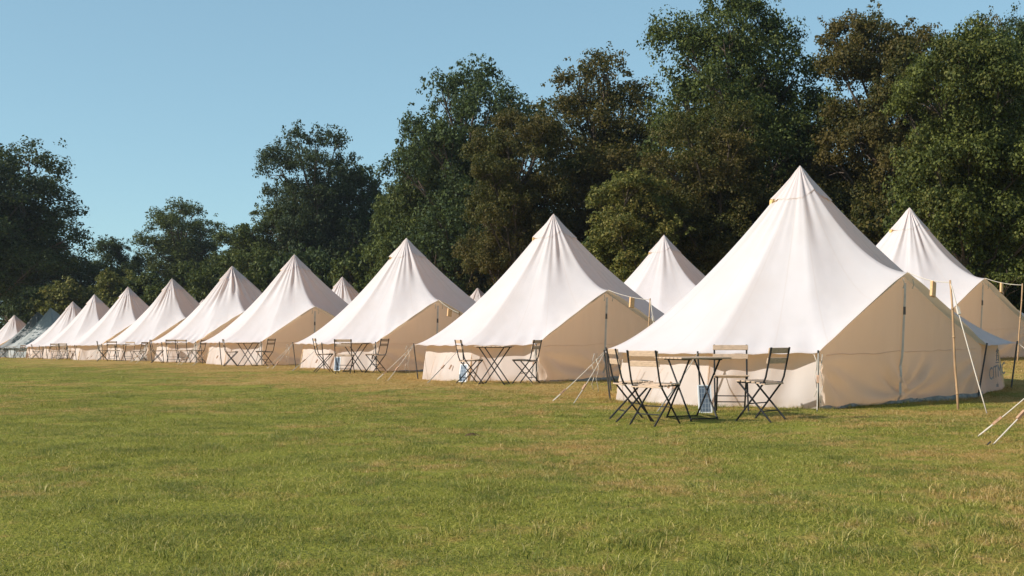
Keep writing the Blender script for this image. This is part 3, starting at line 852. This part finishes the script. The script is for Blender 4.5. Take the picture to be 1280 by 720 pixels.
def make_tree_data(seed, H, Rc, base, nl, leaves, size, lean=0.0, open_=0.0, shape='oak'):
    """returns (crown mesh, trunk mesh); H height, Rc crown radius, base clear trunk height"""
    rs = np.random.RandomState(seed)
    rnd = random.Random(seed)
    cz = (H + base) / 2; hz = (H - base) / 2
    lobes = []
    for k in range(nl):
        # big boughs spread over the envelope
        for tr_ in range(60):
            th = rs.uniform(0, 2 * PI); zz = rs.uniform(-0.95, 0.86)
            env = math.sqrt(max(0, 1 - (abs(zz) ** 2.4))) * (1.0 if zz < 0.2 else 1 - 0.25 * (zz - 0.2))
            rad = env * rs.uniform(0.35, 0.86)
            p = np.array([rad * Rc * math.cos(th), rad * Rc * math.sin(th), cz + zz * hz])
            lr = Rc * rs.uniform(0.24, 0.42)
            if p[2] + lr > H: p[2] = H - lr * rs.uniform(.9, 1.1)
            if all(np.linalg.norm(p - q[0]) > 0.55 * (lr + q[1]) for q in lobes): break
        lobes.append((p, lr))
    lobes.append((np.array([rs.uniform(-.1, .1) * Rc, rs.uniform(-.1, .1) * Rc, H - Rc * 0.28]), Rc * 0.28))
    cs = []; rsz = []
    for p, lr in lobes:
        nc = int(10 + 16 * (lr / (Rc * 0.35)) ** 2)
        d = rs.normal(size=(nc, 3)); d[:, 2] = np.abs(d[:, 2]) * 0.9 - 0.25 * rs.uniform(0, 1, nc); d /= np.linalg.norm(d, axis=1)[:, None]
        rad = lr * rs.uniform(0.55, 1.0, nc)
        cs.append(p + d * rad[:, None] * np.array([1, 1, 0.8])); rsz.append(lr * rs.uniform(0.20, 0.42, nc))
    # fine sprays breaking the outline
    for p, lr in lobes:
        nc = 10
        d = rs.normal(size=(nc, 3)); d[:, 2] += 0.35; d /= np.linalg.norm(d, axis=1)[:, None]
        cs.append(p + d * (lr * rs.uniform(0.95, 1.16, nc))[:, None]); rsz.append(lr * rs.uniform(0.12, 0.22, nc))
    # dim inner foliage
    ni = int(nl * 8 * (1 - open_))
    if ni > 0:
        d = rs.normal(size=(ni, 3)); d /= np.linalg.norm(d, axis=1)[:, None]
        cs.append(np.array([0, 0, cz]) + d * rs.uniform(0.1, 0.75, (ni, 1)) * np.array([Rc, Rc, hz])); rsz.append(Rc * rs.uniform(0.10, 0.2, ni))
    cs = np.concatenate(cs); rsz = np.concatenate(rsz)
    vol = rsz ** 2.3
    cnt = np.maximum(12, (leaves * vol / vol.sum())).astype(int)
    cs[:, 0] += lean * (cs[:, 2] / H) ** 2
    v = leaf_cloud(rs, cs, rsz, cnt, size)
    n = len(v)
    crown = np_mesh('crown', v.reshape(-1, 3), np.arange(n * 4).reshape(n, 4))
    # trunk and limbs
    mb = MB()
    tr0 = 0.020 * H + 0.03
    tp = [Vector((0.04 * H * math.sin(k * 1.3 + seed) * k / 6 * 0.3 + lean * (k * .75 / 6) ** 2, 0.03 * H * math.cos(k * 1.1 + seed * 2) * k / 6 * 0.3, H * 0.70 * k / 6 - (0.3 if k == 0 else 0))) for k in range(7)]
    mb.tube(tp, [tr0 * 1.5, tr0 * 1.02, tr0 * 0.9, tr0 * 0.72, tr0 * 0.52, tr0 * 0.34, tr0 * 0.15], 8)
    for p, lr in lobes:
        P = Vector(p); P.x += lean * (P.z / H) ** 2
        zs = max(base * 0.55, min(H * 0.64, P.z - rs.uniform(0.18, 0.35) * H * 0.6))
        k = zs / (H * 0.70) * 6; i = min(5, int(k)); st = tp[i].lerp(tp[i + 1], k - i)
        mid = st.lerp(P, 0.5) + Vector((0, 0, -0.03 * H)) + Vector((rnd.uniform(-.3, .3), rnd.uniform(-.3, .3), 0))
        r0 = tr0 * 0.36
        mb.tube([st, st.lerp(mid, 0.55), mid, mid.lerp(P, 0.6), P], [r0, r0 * .8, r0 * .62, r0 * .42, r0 * .2], 5, False)
        for q in range(4):
            e = P + Vector(rs.normal(size=3)).normalized() * lr * 0.55
            s0 = mid.lerp(P, rs.uniform(0.2, 0.95))
            mb.tube([s0, s0.lerp(e, 0.5) + Vector((0, 0, 0.1)), e], [r0 * .3, r0 * .2, r0 * .07], 4, False)
    return crown, mb.mesh('trunk', True)
TREEMESH = {}
def tree_mesh(key, *a, **k):
    TREEMESH[key] = make_tree_data(*a, **k) + (a[1], a[2])
tree_mesh('oakA', 5, 15.5, 5.0, 2.2, 34, 120000, 0.13)
tree_mesh('oakB', 8, 15.0, 4.4, 3.0, 30, 105000, 0.125, open_=0.6)
tree_mesh('oakC', 13, 15.0, 4.8, 2.0, 36, 120000, 0.13)
tree_mesh('right', 21, 10.0, 3.4, 0.8, 34, 120000, 0.10)
tree_mesh('bushy', 34, 7.2, 2.5, 0.5, 22, 65000, 0.092)
tree_mesh('farA', 55, 17.5, 5.6, 1.8, 34, 90000, 0.175)
tree_mesh('farB', 89, 14.0, 5.0, 1.4, 30, 65000, 0.19)
tree_mesh('left', 72, 15.0, 6.6, 3.4, 36, 95000, 0.17)
tree_mesh('shrub', 91, 4.0, 2.6, 0.05, 18, 22000, 0.14)
tree_mesh('shrubB', 93, 4.6, 2.2, 0.05, 16, 20000, 0.14)
_n = [0]
def plant_tree(mesh, px, y, top, rad_px, mat, lab, rot=None, group='trees along the field edge', name='broadleaf_tree', cat='tree', xyz=None):
    crown, trunk, H0, R0 = TREEMESH[mesh]
    if xyz: x, y = xyz
    else: x = at(px, y)
    g = g1(x, y)
    H = CAMZ + (420 - top) * y / FPX - g if top is not None else H0
    rw = rad_px * y / FPX if rad_px else R0 * H / H0
    _n[0] += 1
    root = empty(name, (x, y, g), rot if rot is not None else _n[0] * 2.399)
    root.scale = (rw / R0, rw / R0, H / H0)
    c = link('crown', crown, M[mat], root)
    c.material_slots[0].link = 'OBJECT'; c.material_slots[0].material = M[mat]
    link('trunk', trunk, M['bark'], root)
    tag(root, lab, cat, group)
    return root
for me, mt in [(v[0], None) for v in TREEMESH.values()]:
    me.materials.append(M['leaf_mid'])
T = plant_tree
T('right', 1210, 36, 30, 112, 'leaf_spring', 'bushy green tree at the right, its boughs reaching low behind the rear tent')
T('oakA', 1300, 42, 8, 95, 'leaf_dark', 'tall dark green tree at the right edge of the picture')
T('oakC', 1222, 52, 14, 84, 'leaf_brown', 'bronze topped tree behind the bushy green tree on the right')
T('oakB', 1100, 48, 4, 102, 'leaf_brown', 'open brown tree with its forked trunk showing sky')
T('oakA', 930, 52, -22, 122, 'leaf_mid', 'tallest green tree above the nearest tent, cut by the top edge')
T('oakC', 892, 47, 118, 96, 'leaf_brown', 'dark bronze tree below and in front of the tallest green one')
T('farB', 1010, 50, 150, 80, 'leaf_brown', 'low dark bronze tree behind the peak of the nearest tent')
T('oakC', 752, 60, 60, 112, 'leaf_brown', 'broad brown green tree rising over the second tent')
T('oakB', 645, 56, 128, 78, 'leaf_brown', 'rusty brown tree leaning out left above the second tent')
T('bushy', 792, 45, 210, 78, 'leaf_olive', 'small yellow green tree between the second tent and the back row tent')
T('farA', 585, 72, 76, 98, 'leaf_deep', 'tall dark green tree above the third tent')
T('farB', 520, 75, 168, 70, 'leaf_mid', 'mid green tree low on the left flank of the tall dark one')
T('farA', 397, 95, 154, 74, 'leaf_dark', 'dark green tree with twin rounded tops over the fourth tent')
T('farB', 338, 97, 250, 72, 'leaf_mid', 'lower green tree on the left side of the twin topped tree')
T('farB', 455, 97, 205, 60, 'leaf_deep', 'dark green tree filling the right side of the twin topped tree')
T('farA', 230, 120, 249, 62, 'leaf_mid', 'rounded green tree standing free against the sky behind the sixth tent')
T('farB', 292, 118, 290, 55, 'leaf_mid', 'low green tree joining the free standing one on its right')
T('farB', 148, 118, 296, 48, 'leaf_deep', 'small dark tree left of the rounded free standing one')
T('farB', 95, 122, 322, 62, 'leaf_mid', 'low green tree behind the farthest tents')
T('left', None, 0, None, None, 'leaf_dark', 'big dark tree at the left edge shading the far tents', xyz=(-36.8, 83)).scale = (1.12, 1.12, 1.02)
T('left', 10, 108, 255, 90, 'leaf_dark', 'dark tree behind the last tents at the left edge')
T('farB', -60, 112, 240, 90, 'leaf_dark', 'dark tree mostly beyond the left edge')
T('oakA', 1420, 40, -30, 150, 'leaf_deep', 'tall tree beyond the right edge')
# shrubs along the foot of the wood
GS2 = 'shrubs along the foot of the wood'
for px, y, top, rp, mt, mesh, lab in [
    (40, 102, 356, 45, 'leaf_deep', 'shrub', 'olive shrub above the shaded tents'),
    (85, 100, 346, 48, 'leaf_olive', 'shrubB', 'olive shrub behind the farthest sunlit tent'),
    (135, 101, 338, 48, 'leaf_olive', 'shrub', 'olive shrub behind the seventh and eighth tents'),
    (185, 100, 335, 45, 'leaf_mid', 'shrubB', 'green shrub left of the sixth tent peak'),
    (255, 100, 330, 50, 'leaf_mid', 'shrub', 'green shrub between the sixth and fifth tent peaks'),
    (325, 88, 320, 50, 'leaf_mid', 'shrubB', 'green shrub between the fifth and fourth tent peaks'),
    (395, 84, 310, 55, 'leaf_deep', 'shrub', 'dark shrub behind the tip of the hidden back tent'),
    (460, 80, 300, 55, 'leaf_mid', 'shrubB', 'green shrub left of the third tent peak'),
    (545, 74, 300, 60, 'leaf_deep', 'shrub', 'dark shrub right of the third tent peak'),
    (610, 72, 300, 60, 'leaf_brown', 'shrubB', 'rusty shrub above the small far tent tip'),
    (670, 58, 270, 60, 'leaf_olive', 'shrub', 'olive shrub behind the second tent peak'),
    (740, 54, 290, 60, 'leaf_deep', 'shrubB', 'dark shrub right of the second tent peak'),
    (860, 50, 275, 70, 'leaf_deep', 'shrub', 'dark shrub right of the back row tent peak'),
    (930, 48, 260, 70, 'leaf_brown', 'shrubB', 'bronze shrub left of the nearest tent peak'),
    (1010, 45, 255, 70, 'leaf_deep', 'shrub', 'dark shrub behind the nearest tent peak'),
    (1085, 43, 245, 75, 'leaf_brown', 'shrubB', 'bronze shrub between the nearest and rear tent peaks'),
    (1170, 41, 250, 75, 'leaf_mid', 'shrub', 'green shrub behind the rear tent'),
    (1250, 40, 230, 80, 'leaf_deep', 'shrubB', 'dark shrub at the right edge behind the rear tent'),
    (1330, 38, 250, 80, 'leaf_deep', 'shrub', 'dark shrub just beyond the right edge')]:
    T(mesh, px, y, top, rp, mt, lab, group=GS2, name='shrub', cat='shrub')
# the depth of the wood behind the front trees
k = 0
for u_ in range(-4, 112, 9):
    for q_, mesh in ((31, 'farB'), (39, 'farA')):
        k += 1
        x, y = xy(u_ + (k % 3) * 2.0, q_ + (k % 2))
        if y < 20 or abs(x / y) > 0.55: continue
        hpx = 250 if u_ < 70 else 120
        T(mesh, None, 0, None, None, ('leaf_dark', 'leaf_brown', 'leaf_deep')[k % 3], 'dim tree deep in the wood behind the front trees',
          group='trees deep in the wood', xyz=(x, y)).scale = (0.95, 0.95, 0.62)

# ------------------------------------------------------------------ grass
clump_col = bpy.data.collections.new('grass_clumps')
def grass_clump(seed, nb, rad, h0, h1, wid):
    rs = np.random.RandomState(seed)
    a = rs.uniform(0, 2 * PI, nb); rr = rad * np.sqrt(rs.uniform(0, 1, nb))
    c = np.stack([rr * np.cos(a), rr * np.sin(a), np.zeros(nb) - 0.012], -1)
    h = rs.uniform(h0, h1, nb) * rs.choice([0.6, 1.0, 1.0, 1.25], nb)
    ld = rs.uniform(0, 2 * PI, nb); ln = rs.uniform(0.4, 2.2, nb) * h
    lv = np.stack([np.cos(ld), np.sin(ld), 0 * ld], -1)
    fa = ld + rs.choice([1.57, 1.2, 0.6], nb); wv = np.stack([np.cos(fa), np.sin(fa), 0 * fa], -1) * (wid * rs.uniform(0.6, 1.3, nb))[:, None]
    up = np.array([0, 0, 1.0])
    m1 = c + lv * (ln * 0.3)[:, None] + up * (h * 0.6)[:, None]; tip = c + lv * ln[:, None] + up * (h * 0.95)[:, None]
    v = np.stack([c - wv, c + wv, m1 + wv * 0.75, m1 - wv * 0.75, tip], 1).reshape(-1, 3)
    b = np.arange(nb)[:, None] * 5
    f = np.concatenate([b + np.array([[0, 1, 2]]), b + np.array([[0, 2, 3]]), b + np.array([[3, 2, 4]])], 0)
    me = np_mesh('grass_clump', v, f); me.materials.append(M['grass'])
    o = bpy.data.objects.new('grass_clump', me); clump_col.objects.link(o)
for sd_i in range(4): grass_clump(sd_i + 1, 130, 0.17, 0.012, 0.034, 0.0020)
grass_clump(9, 45, 0.12, 0.030, 0.072, 0.0022)
rs = np.random.RandomState(77)
def scatter(y0, y1, dens, s0, s1):
    area = 0.49 * (y1 ** 2 - y0 ** 2) * 1.06
    n = int(area * dens)
    y = np.sqrt(rs.uniform(y0 ** 2, y1 ** 2, n)); x = rs.uniform(-0.52, 0.52, n) * y
    return x, y, rs.uniform(s0, s1, n)
parts = [scatter(3.6, 11, 75, 0.8, 1.2), scatter(11, 20, 48, 0.95, 1.4), scatter(20, 40, 22, 1.2, 1.8), scatter(40, 100, 4.5, 1.7, 2.4)]
gx = np.concatenate([p[0] for p in parts]); gy = np.concatenate([p[1] for p in parts]); gs = np.concatenate([p[2] for p in parts])
# bare crumbs of earth thrown up in the turf
m, t, out = newmat('crumbly_soil')
g = N(t, 'ShaderNodeNewGeometry')
nf = noise(t, g.outputs['Position'], 55, 4, 0.7)
bsdf(t, out, mixc(t, mapr(t, nf, 0.3, 0.7), (0.055, 0.030, 0.018), (0.17, 0.10, 0.06)), 0.95, bump(t, nf, 1.0, 0.02), 0.1)
M['soil'] = m
CLODS = [(590, 545, .07, 'small dark clod of bare earth in the turf below the second tent')]
cpos = []
for ci_, (px, py, r_, lab) in enumerate(CLODS):
    y = depth_of(px, py); x = at(px, y)
    rr = np.random.RandomState(60 + ci_)
    a_ = np.linspace(0, 2 * PI, 40, endpoint=False)[:, None]; t_ = np.linspace(0, 1, 9)[None, :]
    ed = 1 + 0.25 * np.sin(2 * a_ + ci_) + 0.15 * np.sin(5 * a_ + 2 * ci_) + rr.uniform(-.1, .1, (40, 1))
    hh = (1 - t_ ** 2) * 0.022 + rr.uniform(-0.008, 0.010, (40, 9)) * (1 - t_) - 0.01 * t_
    xx = x + r_ * ed * t_ * np.cos(a_) * 1.3; yy = y + r_ * ed * t_ * np.sin(a_) * 1.1
    V = np.stack([xx, yy, gz(xx, yy) + hh + 0.004], -1); V[:, 0, 2] = V[0, 0, 2]
    o = link('soil_clod', grid_mesh('soil_clod', V, closed=True, uv=False), M['soil'])
    tag(o, lab, 'soil clod', 'bare clods of earth in the turf'); cpos.append((x, y, r_))
# keep the floor of each tent clear
keep = np.ones(len(gx), bool)
for key, (x, y, g, sc, o) in TP.items():
    keep &= np.hypot(gx - x - 0.25, gy - y - 0.25) > 2.05
for x, y, r_ in cpos: keep &= np.hypot((gx - x) / 1.2, gy - y) > r_ * 0.75
gx, gy, gs = gx[keep], gy[keep], gs[keep]
tx_ = []; ty_ = []
for key, (x, y, g, sc, o) in TP.items():
    if key in ('t10', 't11', 't12', 'b3', 'b4', 'b5'): continue
    rz = o.rotation_euler.z
    for i in range(len(CORN)):
        j = (i + 1) % len(CORN)
        if i == DI: continue
        if i == DI - 1: j = DI + 1
        a = np.array(CORN[i][1]); b = np.array(CORN[j][1])
        nn = int(np.linalg.norm(b - a) * 16)
        s_ = rs.uniform(0, 1, nn)[:, None]
        p = (a + (b - a) * s_) * (0.965 + rs.uniform(-0.01, 0.06, nn)[:, None])
        tx_.append(x + p[:, 0] * math.cos(rz) - p[:, 1] * math.sin(rz)); ty_.append(y + p[:, 0] * math.sin(rz) + p[:, 1] * math.cos(rz))
ntuft = sum(len(a) for a in tx_)
gx = np.concatenate([gx] + tx_); gy = np.concatenate([gy] + ty_); gs = np.concatenate([gs, rs.uniform(0.7, 1.2, ntuft)])
# longer uncut tufts in the foreground
for (px0, yy, n_, spx, spy) in ((1000, 5.6, 26, 1.0, 0.5), (1210, 5.4, 40, 0.8, 0.6), (1130, 6.6, 22, 0.7, 0.4), (1075, 5.1, 18, 0.5, 0.25), (1250, 7.4, 18, 0.7, 0.4),
                                (560, 5.5, 14, 0.7, 0.4), (300, 7.5, 14, 0.8, 0.5), (970, 9.5, 10, 0.8, 0.6), (120, 5.4, 16, 0.5, 0.4), (760, 6.3, 14, 0.8, 0.4), (420, 10.5, 14, 1.0, 0.6)):
    gx = np.concatenate([gx, at(px0, yy) + rs.normal(0, spx, n_)]); gy = np.concatenate([gy, yy + rs.normal(0, spy, n_)]); gs = np.concatenate([gs, rs.uniform(0.8, 1.3, n_)]); ntuft += n_
gzv = gz(gx, gy)
me = bpy.data.meshes.new('grass'); me.vertices.add(len(gx)); me.vertices.foreach_set('co', np.stack([gx, gy, gzv], -1).astype(np.float32).ravel())
at_s = me.attributes.new('gscale', 'FLOAT', 'POINT'); at_s.data.foreach_set('value', gs.astype(np.float32))
at_h = me.attributes.new('gtall', 'FLOAT', 'POINT'); at_h.data.foreach_set('value', (np.clip(1.15 - gy * 0.012, 0.6, 1.1) * rs.uniform(0.7, 1.2, len(gx))).astype(np.float32))
at_r = me.attributes.new('grot', 'FLOAT', 'POINT'); at_r.data.foreach_set('value', rs.uniform(0, 6.283, len(gx)).astype(np.float32))
idx = rs.choice([0, 1, 2, 3, 4], len(gx), p=[.243, .243, .243, .243, .028]); idx[-ntuft:] = np.where(rs.uniform(0, 1, ntuft) < 0.6, 4, idx[-ntuft:])
at_i = me.attributes.new('gidx', 'INT', 'POINT'); at_i.data.foreach_set('value', idx.astype(np.int32))
me.update()
go = link('grass', me, M['grass'])
tag(go, 'short mown meadow grass with straw coloured patches', None, None, 'stuff')
ng = bpy.data.node_groups.new('grass_scatter', 'GeometryNodeTree')
ng.interface.new_socket('Geometry', in_out='INPUT', socket_type='NodeSocketGeometry')
ng.interface.new_socket('Geometry', in_out='OUTPUT', socket_type='NodeSocketGeometry')
gi = ng.nodes.new('NodeGroupInput'); gout = ng.nodes.new('NodeGroupOutput')
ip = ng.nodes.new('GeometryNodeInstanceOnPoints'); ci = ng.nodes.new('GeometryNodeCollectionInfo')
ci.inputs[0].default_value = clump_col; ci.inputs['Separate Children'].default_value = True; ci.inputs['Reset Children'].default_value = True
def named(nm, dt):
    n = ng.nodes.new('GeometryNodeInputNamedAttribute'); n.data_type = dt; n.inputs[0].default_value = nm; return n.outputs[0]
cx = ng.nodes.new('ShaderNodeCombineXYZ'); ng.links.new(named('grot', 'FLOAT'), cx.inputs[2])
ng.links.new(gi.outputs[0], ip.inputs['Points']); ng.links.new(ci.outputs[0], ip.inputs['Instance'])
ip.inputs['Pick Instance'].default_value = True
ng.links.new(named('gidx', 'INT'), ip.inputs['Instance Index'])
ng.links.new(cx.outputs[0], ip.inputs['Rotation'])
cs_ = ng.nodes.new('ShaderNodeCombineXYZ'); sa = named('gscale', 'FLOAT')
for k_ in range(2): ng.links.new(sa, cs_.inputs[k_])
ng.links.new(named('gtall', 'FLOAT'), cs_.inputs[2])
ng.links.new(cs_.outputs[0], ip.inputs['Scale'])
ng.links.new(ip.outputs[0], gout.inputs[0])
md = go.modifiers.new('scatter', 'NODES'); md.node_group = ng

# ------------------------------------------------------------------ thin morning haze in one closed box of air
m, t, out = newmat('haze_air')
pv = N(t, 'ShaderNodeVolumePrincipled')
pv.inputs['Color'].default_value = (0.86, 0.92, 1.0, 1); pv.inputs['Density'].default_value = 0.0002; pv.inputs['Anisotropy'].default_value = 0.3
L(t, pv.outputs[0], out.inputs['Volume'])
hz = MB().box((0, 60, 11), (260, 240, 30)).build('haze', m)
tag(hz, 'thin pale morning haze over the meadow', None, None, 'stuff')
